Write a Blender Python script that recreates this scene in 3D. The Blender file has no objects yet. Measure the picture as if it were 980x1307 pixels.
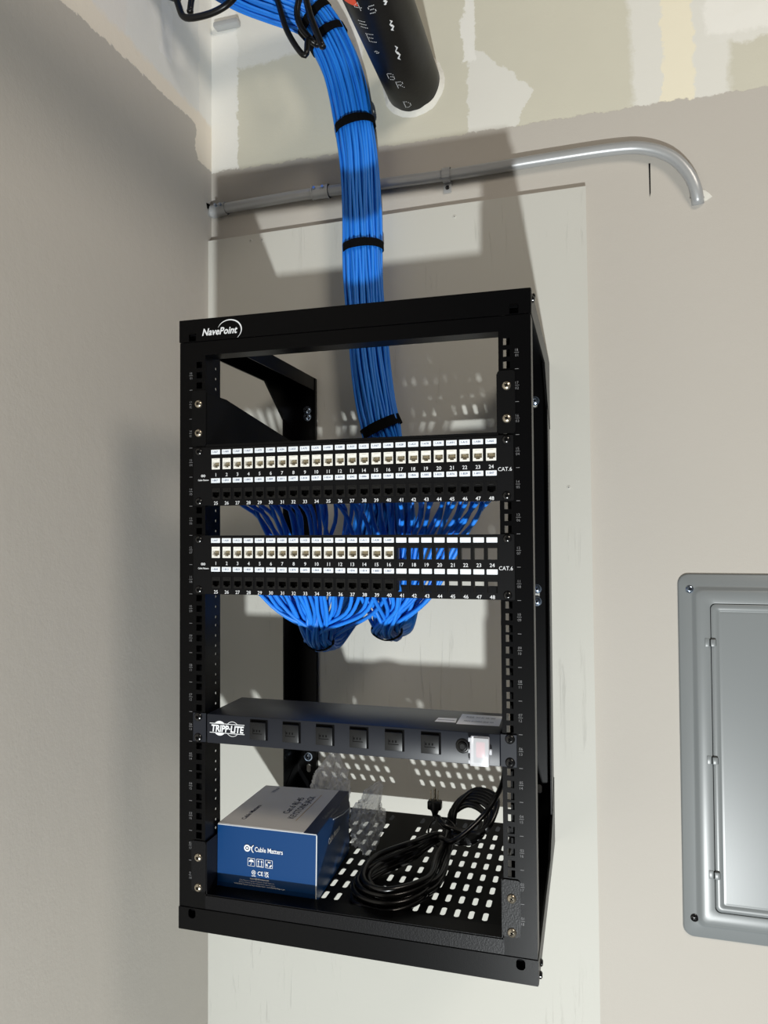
import bpy, bmesh, math, random
from mathutils import Vector, Matrix, noise
from mathutils.geometry import tessellate_polygon
random.seed(7)
S = 0.001                      # all lengths below are millimetres
SC = bpy.context.scene
COL = SC.collection
PI = math.pi
U = 44.45
TOPZ = 18 * U

# ------------------------------------------------------------------ camera
def rodrigues(r):
    v = Vector(r); th = v.length
    return Matrix.Rotation(th, 3, v / th)
R = rodrigues((-0.0249, 0.2770, -0.0095)) @ Matrix(((1, 0, 0), (0, 0, -1), (0, 1, 0)))
Rt = R.transposed()
cam_data = bpy.data.cameras.new('camera'); cam = bpy.data.objects.new('camera', cam_data); COL.objects.link(cam)
rx, ry, rz = Rt.col[0], Rt.col[1], Rt.col[2]
M = Matrix((rx, -ry, -rz)).transposed().to_4x4()
M.translation = Vector((338.76, -982.31, 538.66)) * S
cam.matrix_world = M
cam_data.sensor_fit = 'VERTICAL'; cam_data.sensor_height = 36.0
cam_data.lens = 924.86 / 1307 * 36.0
cam_data.clip_start = 0.02; cam_data.clip_end = 50
SC.camera = cam

# ------------------------------------------------------------------ light
world = bpy.data.worlds.new('world'); SC.world = world; world.use_nodes = True
wb = world.node_tree.nodes['Background']
wb.inputs['Color'].default_value = (1.0, 0.95, 0.86, 1); wb.inputs['Strength'].default_value = 0.045
def lamp(name, kind, loc, energy, color, size, target=None):
    d = bpy.data.lights.new(name, kind); d.energy = energy; d.color = color
    if kind == 'AREA':
        d.shape = 'DISK'; d.size = size
    else:
        d.shadow_soft_size = size
    o = bpy.data.objects.new(name, d); COL.objects.link(o); o.location = Vector(loc) * S
    if target:
        o.rotation_euler = (Vector(target) - Vector(loc)).to_track_quat('-Z', 'Y').to_euler()
    return o
lamp('work_light', 'AREA', (600, -2040, -1223), 92, (0.96, 1.0, 1.0), 0.075, (250, 457, 1300))
lamp('room_light', 'AREA', (1700, -1300, 2200), 25, (1.0, 0.90, 0.78), 0.8, (-476, 200, 500))
vs = SC.view_settings
vs.view_transform = 'Standard'; vs.look = 'None'; vs.exposure = 0.0; vs.gamma = 1.0; vs.use_curve_mapping = False

# ------------------------------------------------------------------ materials
def lin(c):
    return tuple(((x / 255) / 12.92 if x / 255 <= 0.04045 else ((x / 255 + 0.055) / 1.055) ** 2.4) for x in c)
def mat(name, col, rough=0.6, metal=0.0, spec=0.5, bump=None, coat=0.0, var=0.0):
    m = bpy.data.materials.new(name); m.use_nodes = True
    nt = m.node_tree; b = nt.nodes['Principled BSDF']
    c = lin(col)
    b.inputs['Base Color'].default_value = (*c, 1); b.inputs['Roughness'].default_value = rough
    b.inputs['Metallic'].default_value = metal; b.inputs['Specular IOR Level'].default_value = spec
    b.inputs['Coat Weight'].default_value = coat
    tc = nt.nodes.new('ShaderNodeTexCoord')
    if bump:
        sc, st, dist = bump
        n = nt.nodes.new('ShaderNodeTexNoise'); n.inputs['Scale'].default_value = sc; n.inputs['Detail'].default_value = 4
        nt.links.new(tc.outputs['Object'], n.inputs['Vector'])
        bp = nt.nodes.new('ShaderNodeBump'); bp.inputs['Strength'].default_value = st; bp.inputs['Distance'].default_value = dist
        nt.links.new(n.outputs['Fac'], bp.inputs['Height']); nt.links.new(bp.outputs['Normal'], b.inputs['Normal'])
    if var:
        n2 = nt.nodes.new('ShaderNodeTexNoise'); n2.inputs['Scale'].default_value = 9; n2.inputs['Detail'].default_value = 5
        nt.links.new(tc.outputs['Object'], n2.inputs['Vector'])
        mx = nt.nodes.new('ShaderNodeMix'); mx.data_type = 'RGBA'
        mx.inputs[6].default_value = (*[x * (1 - var) for x in c], 1); mx.inputs[7].default_value = (*[min(1, x * (1 + var)) for x in c], 1)
        nt.links.new(n2.outputs['Fac'], mx.inputs[0]); nt.links.new(mx.outputs[2], b.inputs['Base Color'])
    return m
M_BLACK = mat('black powder coat', (5, 5, 6), 0.34, spec=0.13, bump=(900, 0.25, 0.0004))
M_HAMMER = mat('hammered black paint', (8, 8, 11), 0.4, spec=0.2, bump=(420, 0.3, 0.0008))
M_SHELF = mat('black shelf metal', (6, 6, 7), 0.5, spec=0.15)
M_PANEL = mat('black patch panel', (6, 6, 8), 0.5, spec=0.2)
M_PDU = mat('graphite power strip', (26, 29, 37), 0.4, spec=0.35, bump=(1200, 0.08, 0.0003))
M_PDUCAP = mat('black outlet cover', (16, 17, 19), 0.38, spec=0.4)
M_BPLAS = mat('black plastic', (10, 10, 11), 0.35, spec=0.4)
M_CORD = mat('black cord vinyl', (9, 9, 10), 0.28, spec=0.5)
M_VELCRO = mat('black hook and loop', (10, 10, 11), 0.9, spec=0.1, bump=(900, 0.6, 0.001))
M_WPLAS = mat('white jack plastic', (235, 233, 226), 0.45)
M_LABEL = mat('white label', (232, 238, 245), 0.5)
M_PRINT = mat('white print', (225, 227, 230), 0.6)
M_GPRINT = mat('grey print', (120, 120, 122), 0.6)
M_INK = mat('dark blue ink', (22, 34, 70), 0.6)
M_BINK = mat('label ink', (70, 84, 120), 0.6)
M_GOLD = mat('jack contacts', (196, 180, 146), 0.4, 0.1)
M_NICKEL = mat('nickel screw', (188, 178, 160), 0.25, 0.9)
M_ZINC = mat('zinc screw', (180, 195, 215), 0.2, 0.95)
M_BSCREW = mat('black screw', (16, 16, 17), 0.22, spec=0.7)
M_DARK = mat('dark recess', (4, 4, 5), 0.8, spec=0.1)
M_EMT = mat('galvanised conduit', (178, 180, 181), 0.36, 0.3, bump=(60, 0.15, 0.001), var=0.12)
M_PIPE = mat('black drain pipe', (10, 10, 11), 0.4, spec=0.3, bump=(35, 0.2, 0.002))
M_ORANGE = mat('orange sticker', (235, 84, 52), 0.5)
M_MUD = mat('joint compound', (222, 220, 212), 0.85, bump=(120, 0.5, 0.003))
M_GREYP = mat('grey enamel', (126, 130, 131), 0.33, spec=0.5, bump=(500, 0.05, 0.0004))
M_BOXBLUE = mat('blue printed card', (0, 56, 108), 0.4, spec=0.3)
M_NAVY = mat('navy printed card', (10, 30, 66), 0.38, spec=0.5)
M_BOXGREY = mat('grey printed card', (214, 213, 214), 0.55)
M_CARD = mat('white card edge', (205, 210, 215), 0.7)
M_RED = mat('red rocker', (200, 40, 60), 0.35)
M_STICK = mat('silver sticker', (232, 232, 230), 0.45)
M_BLUE = mat('blue cable jacket', (38, 132, 234), 0.42, spec=0.35)
M_BLUE2 = mat('blue cable jacket worn', (32, 122, 222), 0.45, spec=0.35)

def clear_mat(name, rough, alpha, tint=(0.9, 0.93, 0.95)):
    m = bpy.data.materials.new(name); m.use_nodes = True; nt = m.node_tree
    for n in list(nt.nodes):
        if n.type != 'OUTPUT_MATERIAL': nt.nodes.remove(n)
    out = [n for n in nt.nodes if n.type == 'OUTPUT_MATERIAL'][0]
    tr = nt.nodes.new('ShaderNodeBsdfTransparent'); tr.inputs[0].default_value = (1, 1, 1, 1)
    gl = nt.nodes.new('ShaderNodeBsdfPrincipled'); gl.inputs['Base Color'].default_value = (*tint, 1)
    gl.inputs['Roughness'].default_value = rough; gl.inputs['Specular IOR Level'].default_value = 0.9
    mix = nt.nodes.new('ShaderNodeMixShader'); mix.inputs[0].default_value = alpha
    nt.links.new(tr.outputs[0], mix.inputs[1]); nt.links.new(gl.outputs[0], mix.inputs[2]); nt.links.new(mix.outputs[0], out.inputs[0])
    return m
M_BAG = clear_mat('clear bag film', 0.08, 0.4, (.97, .98, .99))
M_COVER = clear_mat('clear switch cover', 0.25, 0.55, (0.88, 0.9, 0.95))

# wall paint with patches of joint compound, all laid out in the wall's own metres
def wall_material(name, axis, paint, board, patches, level, creamy, slope=0.0, drop=None):
    """axis: 0 = wall runs along x (back wall), 1 = runs along y (side wall); level in metres"""
    m = bpy.data.materials.new(name); m.use_nodes = True; nt = m.node_tree; N = nt.nodes; L = nt.links
    b = N['Principled BSDF']; b.inputs['Roughness'].default_value = 0.72; b.inputs['Specular IOR Level'].default_value = 0.25
    tc = N.new('ShaderNodeTexCoord'); sp = N.new('ShaderNodeSeparateXYZ'); L.new(tc.outputs['Object'], sp.inputs[0])
    def noi(scale, detail=4, rough=0.6, off=0.0):
        mp = N.new('ShaderNodeMapping'); mp.inputs['Location'].default_value = (off, off * .7, off * 1.3)
        L.new(tc.outputs['Object'], mp.inputs[0])
        n = N.new('ShaderNodeTexNoise'); n.inputs['Scale'].default_value = scale; n.inputs['Detail'].default_value = detail; n.inputs['Roughness'].default_value = rough
        L.new(mp.outputs[0], n.inputs['Vector']); return n.outputs['Fac']
    def mth(op, a, c=None, d=None):
        n = N.new('ShaderNodeMath'); n.operation = op
        for i, v in enumerate((a, c, d)):
            if v is None: continue
            if isinstance(v, (int, float)): n.inputs[i].default_value = v
            else: L.new(v, n.inputs[i])
        return n.outputs[0]
    def jit(v, scale, amp, off):
        return mth('ADD', v, mth('MULTIPLY', mth('SUBTRACT', noi(scale, 6, 0.7, off), 0.5), amp))
    u = sp.outputs[axis]; z = sp.outputs[2]
    uj = jit(u, 22, 0.045, 3.1); zj = jit(z, 22, 0.045, 8.4)
    def mixc(fac, A, B):
        n = N.new('ShaderNodeMix'); n.data_type = 'RGBA'
        for i, v in ((6, A), (7, B)):
            if isinstance(v, tuple): n.inputs[i].default_value = (*lin(v), 1)
            else: L.new(v, n.inputs[i])
        L.new(fac, n.inputs[0]); return n.outputs[2]
    def edge(v, lo, soft):     # 0 below lo .. 1 above
        n = N.new('ShaderNodeMapRange'); n.inputs[1].default_value = lo - soft; n.inputs[2].default_value = lo + soft
        L.new(v, n.inputs[0]); return n.outputs[0]
    col = mixc(noi(3, 3), tuple(int(c * .97) for c in board), tuple(min(255, int(c * 1.03)) for c in board))
    for (kind, args, colr, soft) in patches:
        if kind == 'box':
            u0, u1, z0, z1 = args
            f = mth('MULTIPLY', mth('MULTIPLY', edge(uj, u0, soft), mth('SUBTRACT', 1.0, edge(uj, u1, soft))),
                    mth('MULTIPLY', edge(zj, z0, soft), mth('SUBTRACT', 1.0, edge(zj, z1, soft))))
        else:                  # half planes  a*u + b*z > c, all must hold
            f = None
            for (a, bb, c) in args:
                e = edge(mth('ADD', mth('MULTIPLY', uj, a), mth('MULTIPLY', zj, bb)), c, soft)
                f = e if f is None else mth('MULTIPLY', f, e)
        col = mixc(mth('MULTIPLY', f, 0.93), col, colr)
    zz = mth('ADD', z, mth('MULTIPLY', u, slope))
    if drop: zz = mth('ADD', zz, mth('MULTIPLY', edge(uj, drop[0], 0.004), drop[1]))
    z2 = jit(jit(zz, 14, 0.022, 1.0), 90, 0.016, 5.0)
    if creamy:
        f = mth('MULTIPLY', edge(z2, level, 0.001), mth('SUBTRACT', 1.0, edge(zj, level + creamy[0], 0.006)))
        col = mixc(f, col, creamy[1])
    painted = mth('SUBTRACT', 1.0, edge(z2, level, 0.0012))
    pcol = mixc(noi(2.2, 3, 0.5, 2.0), tuple(int(c * .985) for c in paint), tuple(int(c * 1.015) for c in paint))
    col = mixc(painted, col, pcol)
    L.new(col, b.inputs['Base Color'])
    h = mth('ADD', mth('MULTIPLY', noi(240, 3), 0.25), mth('MULTIPLY', noi(30, 5, .6, 4), 0.9))
    h = mth('ADD', h, mth('MULTIPLY', painted, 0.8))
    bp = N.new('ShaderNodeBump'); bp.inputs['Strength'].default_value = 0.22; bp.inputs['Distance'].default_value = 0.003
    L.new(h, bp.inputs['Height']); L.new(bp.outputs[0], b.inputs['Normal'])
    return m

# ------------------------------------------------------------------ mesh helpers
class MB:
    def __init__(s): s.v = []; s.f = []; s.mi = []; s.mats = []
    def _m(s, m):
        if m not in s.mats: s.mats.append(m)
        return s.mats.index(m)
    def add(s, vs_, fs, m):
        o = len(s.v); k = s._m(m)
        s.v.extend([tuple(p) for p in vs_])
        for f in fs: s.f.append(tuple(i + o for i in f)); s.mi.append(k)
        return s
    def box(s, x0, x1, y0, y1, z0, z1, m, rot=None):
        vs_ = [Vector((x, y, z)) for x in (x0, x1) for y in (y0, y1) for z in (z0, z1)]
        if rot: vs_ = [rot @ p for p in vs_]
        return s.add(vs_, [(0, 1, 3, 2), (4, 6, 7, 5), (0, 4, 5, 1), (2, 3, 7, 6), (0, 2, 6, 4), (1, 5, 7, 3)], m)
    def bbox(s, x0, x1, y0, y1, z0, z1, m, b=1.0, seg=2, rot=None):
        bm = bmesh.new(); bmesh.ops.create_cube(bm, size=1)
        for p in bm.verts:
            p.co = Vector((x0 + (p.co.x + .5) * (x1 - x0), y0 + (p.co.y + .5) * (y1 - y0), z0 + (p.co.z + .5) * (z1 - z0)))
        bmesh.ops.bevel(bm, geom=bm.edges[:], offset=b, segments=seg, profile=.5, affect='EDGES')
        bm.verts.index_update()
        vs_ = [(rot @ p.co) if rot else p.co.copy() for p in bm.verts]; fs = [[p.index for p in f.verts] for f in bm.faces]
        bm.free(); return s.add(vs_, fs, m)
    def prism(s, pts, d, m, mapf):
        """outline pts (a,b) extruded from d[0] to d[1]; mapf(a,b,t)->xyz"""
        n = len(pts)
        vs_ = [mapf(a, b, d[0]) for a, b in pts] + [mapf(a, b, d[1]) for a, b in pts]
        tri = tessellate_polygon([[Vector((a, b, 0)) for a, b in pts]])
        fs = [tuple(t) for t in tri] + [tuple(i + n for i in reversed(t)) for t in tri] + [(i, (i + 1) % n, n + (i + 1) % n, n + i) for i in range(n)]
        return s.add(vs_, fs, m)
    def plate(s, outer, holes, d, m, mapf):
        loops = [outer] + holes; flat = [p for l in loops for p in l]; n = len(flat)
        tri = tessellate_polygon([[Vector((a, b, 0)) for a, b in l] for l in loops])
        vs_ = [mapf(a, b, d[0]) for a, b in flat] + [mapf(a, b, d[1]) for a, b in flat]
        fs = [tuple(t) for t in tri] + [tuple(i + n for i in reversed(t)) for t in tri]
        o = 0
        for l in loops:
            k = len(l)
            fs += [(o + i, o + (i + 1) % k, n + o + (i + 1) % k, n + o + i) for i in range(k)]; o += k
        return s.add(vs_, fs, m)
    def cyl(s, p0, p1, r0, r1, m, n=20, cap=True):
        p0 = Vector(p0); p1 = Vector(p1); ax = (p1 - p0).normalized()
        a = ax.orthogonal().normalized(); b = ax.cross(a)
        ring = lambda c, r: [c + (a * math.cos(2 * PI * i / n) + b * math.sin(2 * PI * i / n)) * r for i in range(n)]
        vs_ = ring(p0, r0) + ring(p1, r1)
        fs = [(i, (i + 1) % n, n + (i + 1) % n, n + i) for i in range(n)]
        if cap: fs += [tuple(reversed(range(n))), tuple(range(n, 2 * n))]
        return s.add(vs_, fs, m)
    def revolve(s, c, ax, prof, m, n=24):
        """prof: list of (r, t) along axis ax from point c"""
        c = Vector(c); ax = Vector(ax).normalized(); a = ax.orthogonal().normalized(); b = ax.cross(a); vs_ = []
        for r, t in prof:
            vs_ += [c + ax * t + (a * math.cos(2 * PI * i / n) + b * math.sin(2 * PI * i / n)) * r for i in range(n)]
        fs = []
        for k in range(len(prof) - 1):
            fs += [(k * n + i, k * n + (i + 1) % n, (k + 1) * n + (i + 1) % n, (k + 1) * n + i) for i in range(n)]
        fs += [tuple(reversed(range(n))), tuple(range((len(prof) - 1) * n, len(prof) * n))]
        return s.add(vs_, fs, m)
    def tube(s, pts, r, m, n=8, closed=False, flat=None):
        pts = [Vector(p) for p in pts]; k = len(pts)
        T = []
        for i in range(k):
            a = pts[(i - 1) % k] if (closed or i > 0) else pts[0]; b = pts[(i + 1) % k] if (closed or i < k - 1) else pts[-1]
            T.append((b - a).normalized())
        nrm = T[0].orthogonal().normalized(); vs_ = []
        for i in range(k):
            nrm = (nrm - T[i] * nrm.dot(T[i])).normalized(); bn = T[i].cross(nrm)
            rr = r[i] if isinstance(r, list) else r
            vs_ += [pts[i] + (nrm * math.cos(2 * PI * j / n) + bn * math.sin(2 * PI * j / n)) * rr for j in range(n)]
        fs = []
        for i in range(k if closed else k - 1):
            a = i * n; b = ((i + 1) % k) * n
            fs += [(a + j, a + (j + 1) % n, b + (j + 1) % n, b + j) for j in range(n)]
        if not closed: fs += [tuple(reversed(range(n))), tuple(range((k - 1) * n, k * n))]
        return s.add(vs_, fs, m)
    def build(s, name, parent=None, smooth=None, origin=(0, 0, 0)):
        me = bpy.data.meshes.new(name); o_ = Vector(origin)
        me.from_pydata([tuple((Vector(p) - o_) * S) for p in s.v], [], s.f)
        for m in s.mats: me.materials.append(m)
        for p, k in zip(me.polygons, s.mi): p.material_index = k
        bm = bmesh.new(); bm.from_mesh(me); bmesh.ops.recalc_face_normals(bm, faces=bm.faces[:]); bm.to_mesh(me); bm.free()
        if smooth:
            for p in me.polygons: p.use_smooth = True
            if smooth < 180: me.set_sharp_from_angle(angle=math.radians(smooth))
        me.update()
        o = bpy.data.objects.new(name, me); COL.objects.link(o)
        if parent is None: o.location = o_ * S
        else:
            o.parent = parent
            base = parent
            off = Vector((0, 0, 0))
            while base is not None: off += base.location; base = base.parent
            o.location = o_ * S - off
        return o
def XZ(a, b, t): return (a, t, b)      # plate in the x-z plane, t = y
def YZ(a, b, t): return (t, a, b)
def XY(a, b, t): return (a, b, t)
def rect(a0, a1, b0, b1): return [(a0, b0), (a1, b0), (a1, b1), (a0, b1)]
def rrect(a0, a1, b0, b1, r, n=4):
    out = []
    for cx, cy, s0 in ((a1 - r, b1 - r, 0), (a0 + r, b1 - r, 90), (a0 + r, b0 + r, 180), (a1 - r, b0 + r, 270)):
        for i in range(n + 1):
            t = math.radians(s0 + 90 * i / n); out.append((cx + r * math.cos(t), cy + r * math.sin(t)))
    return out
def circ(a, b, r, n=10): return [(a + r * math.cos(2 * PI * i / n), b + r * math.sin(2 * PI * i / n)) for i in range(n)]
def spline(P, step=12.0):
    P = [Vector(p) for p in P]; out = []
    Q = [P[0] * 2 - P[1]] + P + [P[-1] * 2 - P[-2]]
    for i in range(1, len(Q) - 2):
        a, b, c, d = Q[i - 1:i + 3]; n = max(2, int((c - b).length / step))
        for k in range(n):
            t = k / n
            out.append(0.5 * ((2 * b) + (c - a) * t + (2 * a - 5 * b + 4 * c - d) * t * t + (3 * b - a - 3 * c + d) * t ** 3))
    out.append(P[-1]); return out
def cspline(P, step=8.0):
    P = [Vector(p) for p in P]; k = len(P); out = []
    for i in range(k):
        a, b, c, d = P[i - 1], P[i], P[(i + 1) % k], P[(i + 2) % k]; n = max(2, int((c - b).length / step))
        for j in range(n):
            t = j / n
            out.append(0.5 * ((2 * b) + (c - a) * t + (2 * a - 5 * b + 4 * c - d) * t * t + (3 * b - a - 3 * c + d) * t ** 3))
    return out
_tc = {}
def text_geo(txt, bold=0.0):
    """tessellated text, height 1 for capitals, baseline at 0, starts at 0"""
    key = (txt, bold)
    if key in _tc: return _tc[key]
    c = bpy.data.curves.new('t', 'FONT'); c.body = txt; c.size = 1.0; c.resolution_u = 2; c.offset = bold; c.fill_mode = 'FRONT'
    o = bpy.data.objects.new('t', c); COL.objects.link(o)
    dg = bpy.context.evaluated_depsgraph_get(); e = o.evaluated_get(dg); me = e.to_mesh()
    vs_ = [(p.co.x, p.co.y) for p in me.vertices]; fs = [tuple(p.vertices) for p in me.polygons]
    e.to_mesh_clear(); bpy.data.objects.remove(o); bpy.data.curves.remove(c)
    x0 = min(p[0] for p in vs_); x1 = max(p[0] for p in vs_)
    k = 1 / 0.69
    vs_ = [((a - x0) * k, b * k) for a, b in vs_]
    _tc[key] = (vs_, fs, (x1 - x0) * k); return _tc[key]
def put_text(mb, txt, c, h, m, ux=(1, 0, 0), uz=(0, 0, 1), align=0.5, bold=0.0, width=None, shear=0.0):
    vs_, fs, w = text_geo(txt, bold); ux = Vector(ux).normalized(); uz = Vector(uz).normalized(); c = Vector(c)
    sx = (width / w) if width else h
    mb.add([c + ux * ((a - w * align) * sx + b * h * shear) + uz * (b * h) for a, b in vs_], fs, m)

def tag(o, label, cat, group=None):
    o['label'] = label; o['category'] = cat
    if group: o['group'] = group
    return o
def thing(name, loc, label, cat, group=None):
    o = bpy.data.objects.new(name, None); COL.objects.link(o); o.location = Vector(loc) * S; o.empty_display_size = 0.02
    return tag(o, label, cat, group)
def struct(o): o['kind'] = 'structure'; return o

# =================================================================== SETTING
WY = 472.0                     # drywall face of the back wall
BY = 457.0                     # face of the plywood board
LX = -476.0                    # face of the left wall
beige = (207, 204, 188); white = (236, 235, 229); cream = (238, 231, 208); offw = (226, 225, 218)
PAINT = (188, 183, 175)
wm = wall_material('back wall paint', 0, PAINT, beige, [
    ('half', [(-0.05, 1, 1.60), (-1, 0, 0.10), (0.66, 1, 1.312)], offw, 0.004),
    ('half', [(-1, 0, 0.12), (1, 0, -0.14), (0, 1, 1.37)], white, 0.005),
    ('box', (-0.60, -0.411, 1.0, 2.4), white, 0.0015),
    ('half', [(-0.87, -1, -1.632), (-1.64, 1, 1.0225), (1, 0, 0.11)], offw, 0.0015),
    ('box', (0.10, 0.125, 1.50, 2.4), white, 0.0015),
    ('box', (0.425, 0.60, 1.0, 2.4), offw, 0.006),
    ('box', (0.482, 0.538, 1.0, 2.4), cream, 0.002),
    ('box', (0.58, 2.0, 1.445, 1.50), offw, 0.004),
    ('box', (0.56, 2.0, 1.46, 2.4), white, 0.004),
], 1.3505, None)
wl = wall_material('left wall paint', 1, PAINT, (228, 228, 224), [
    ('half', [(-1, 0, -0.16), (0.22, -1, -1.62)], (228, 225, 220), 0.004),
    ('box', (0.415, 0.60, 1.0, 2.4), white, 0.002),
    ('box', (0.27, 0.31, 1.50, 1.62), (232, 232, 230), 0.002),
], 1.405, (0.052, (232, 224, 210)), -0.055, (0.405, 0.075))
mb = MB()
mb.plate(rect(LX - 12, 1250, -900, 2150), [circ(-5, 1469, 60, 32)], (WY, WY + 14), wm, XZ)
struct(mb.build('wall_back'))
mb = MB(); mb.box(LX - 14, LX, -2600, WY + 14, -900, 2150, wl)
struct(mb.build('wall_left'))

# painted plywood board behind the rack
pm = bpy.data.materials.new('painted plywood'); pm.use_nodes = True
nt = pm.node_tree; N = nt.nodes; L = nt.links; b = N['Principled BSDF']
b.inputs['Roughness'].default_value = 0.6; b.inputs['Specular IOR Level'].default_value = 0.3
tc = N.new('ShaderNodeTexCoord')
mp = N.new('ShaderNodeMapping'); mp.inputs['Scale'].default_value = (46, 1, 3.2); L.new(tc.outputs['Object'], mp.inputs[0])
n1 = N.new('ShaderNodeTexNoise'); n1.inputs['Scale'].default_value = 1.6; n1.inputs['Detail'].default_value = 7; n1.inputs['Roughness'].default_value = .7; n1.inputs['Distortion'].default_value = 0.8
L.new(mp.outputs[0], n1.inputs['Vector'])
mr = N.new('ShaderNodeMapRange'); mr.inputs[1].default_value = 0.60; mr.inputs[2].default_value = 0.67; mr.inputs[3].default_value = 0; mr.inputs[4].default_value = 1
L.new(n1.outputs[0], mr.inputs[0])
n3 = N.new('ShaderNodeTexNoise'); n3.inputs['Scale'].default_value = 3.3; n3.inputs['Detail'].default_value = 2; L.new(tc.outputs['Object'], n3.inputs['Vector'])
mr2 = N.new('ShaderNodeMapRange'); mr2.inputs[1].default_value = 0.48; mr2.inputs[2].default_value = 0.62; L.new(n3.outputs[0], mr2.inputs[0])
mu = N.new('ShaderNodeMath'); mu.operation = 'MULTIPLY'; L.new(mr.outputs[0], mu.inputs[0]); L.new(mr2.outputs[0], mu.inputs[1])
n2 = N.new('ShaderNodeTexNoise'); n2.inputs['Scale'].default_value = 150; L.new(tc.outputs['Object'], n2.inputs['Vector'])
ad = N.new('ShaderNodeMath'); ad.operation = 'MULTIPLY_ADD'; ad.inputs[1].default_value = 0.2; L.new(n2.outputs[0], ad.inputs[0])
ng = N.new('ShaderNodeMath'); ng.operation = 'MULTIPLY'; ng.inputs[1].default_value = -1.0; L.new(mu.outputs[0], ng.inputs[0]); L.new(ng.outputs[0], ad.inputs[2])
bp = N.new('ShaderNodeBump'); bp.inputs['Strength'].default_value = 0.5; bp.inputs['Distance'].default_value = 0.0015
L.new(ad.outputs[0], bp.inputs['Height']); L.new(bp.outputs[0], b.inputs['Normal'])
mx = N.new('ShaderNodeMix'); mx.data_type = 'RGBA'; mx.inputs[6].default_value = (*lin((193, 192, 184)), 1); mx.inputs[7].default_value = (*lin((200, 199, 192)), 1)
L.new(n3.outputs[0], mx.inputs[0]); L.new(mx.outputs[2], b.inputs['Base Color'])
board = thing('plywood_board', (-66, BY + 7, -900), 'tall off-white painted plywood backboard fixed to the wall behind the rack', 'board')
mb = MB()
mb.prism([(-475.9, -900), (346, -900), (345, -200), (339, 1203), (60, 1200), (-475.9, 1190)], (BY, WY - .4), pm, XZ)
mb.build('board_sheet', board)
for x, z in ((-371, 1179), (-344, 1177), (82, 1175), (210, 640), (-330, -190), (300, 620)):
    mb = MB(); mb.revolve((x, BY + 1, z), (0, -1, 0), [(4, 0), (4, 1.4), (2.6, 2.0)], pm, 12)
    mb.cyl((x, BY - 1.4, z), (x, BY - 0.9, z), 1.3, 1.3, M_GPRINT, 6); mb.build('screw', board, 30)

# =================================================================== ELECTRICAL PANEL
PX0, PX1, PZ0, PZ1 = 494, 860, -209, 456
ep = thing('electrical_panel', ((PX0 + PX1) / 2, WY, PZ0), 'grey metal electrical panel cover with hinged door on the right-hand wall', 'electrical panel')
def ring_loft(mb, prof, m, n=6):
    """nested rounded rectangles: (inset, y, corner radius) lofted one to the next; last one closed"""
    loops = []
    for ins, y, r in prof:
        loops.append([(a, y, c) for a, c in rrect(PX0 + ins, PX1 - ins, PZ0 + ins, PZ1 - ins, r, n)])
    k = len(loops[0]); vs_ = [p for l in loops for p in l]; fs = []
    for j in range(len(loops) - 1):
        fs += [(j * k + i, j * k + (i + 1) % k, (j + 1) * k + (i + 1) % k, (j + 1) * k + i) for i in range(k)]
    mb.add(vs_, fs, m)
mb = MB(); ring_loft(mb, [(0, WY, 18), (.8, WY - 3, 18), (3, WY - 4.6, 17), (22, WY - 5.6, 14), (25, WY - 7, 13), (29, WY - 11.6, 12), (32, WY - 13, 12), (40, WY - 13.4, 11), (52, WY - 13.6, 9), (53.6, WY - 13, 9), (53.8, WY - 6, 9)], M_GREYP)
mb.build('cover_frame', ep, 50)
mb = MB(); ring_loft(mb, [(54.9, WY - 6, 9), (54.9, WY - 12.4, 9), (56.3, WY - 13.5, 8), (66, WY - 13.7, 4), (67.2, WY - 12.4, 3), (69, WY - 12.3, 3), (70.5, WY - 12.5, 3), (72, WY - 12.6, 3)], M_GREYP)
mb.add([(PX0 + 72, WY - 12.6, PZ0 + 72), (PX1 - 72, WY - 12.6, PZ0 + 72), (PX1 - 72, WY - 12.6, PZ1 - 72), (PX0 + 72, WY - 12.6, PZ1 - 72)], [(0, 1, 2, 3)], M_GREYP)
door = mb.build('door', ep, 50)
mb = MB(); mb.box(PX0 + 50, PX1 - 50, WY - 6.2, WY - 5, PZ0 + 50, PZ1 - 50, M_DARK); mb.build('door_gap', ep)
for z in (331, 118, -88):
    mb = MB()
    mb.bbox(PX0 + 53, PX0 + 62, WY - 18.5, WY - 14, z - 6.5, z + 6.5, M_GREYP, 1.2)
    mb.bbox(PX0 + 61.2, PX0 + 62.6, WY - 17.0, WY - 13.4, z - 5.5, z + 5.5, M_DARK, .3)
    mb.bbox(PX0 + 51.6, PX0 + 53.6, WY - 15, WY - 13, z - 6.5, z + 6.5, M_DARK, .3)
    mb.bbox(PX0 + 44, PX0 + 52, WY - 14.4, WY - 13, z - 7.5, z + 7.5, M_GREYP, .6)
    mb.build('hinge', ep, 40)
for x, z in ((514.5, 427), (513.5, -173)):
    mb = MB(); mb.revolve((x, WY - 5, z), (0, -1, 0), [(7.2, 0), (7, 1.6), (5, 3.2), (2.2, 3.8)], M_ZINC if z > 0 else M_BSCREW, 20)
    mb.box(x - 4, x + 4, WY - 9.1, WY - 8.3, z - .7, z + .7, M_DARK); mb.box(x - .7, x + .7, WY - 9.1, WY - 8.3, z - 4, z + 4, M_DARK)
    s = mb.build('screw', ep, 40)
    s['label'] = 'shiny zinc screw' if z > 0 else 'dark screw'

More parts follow.
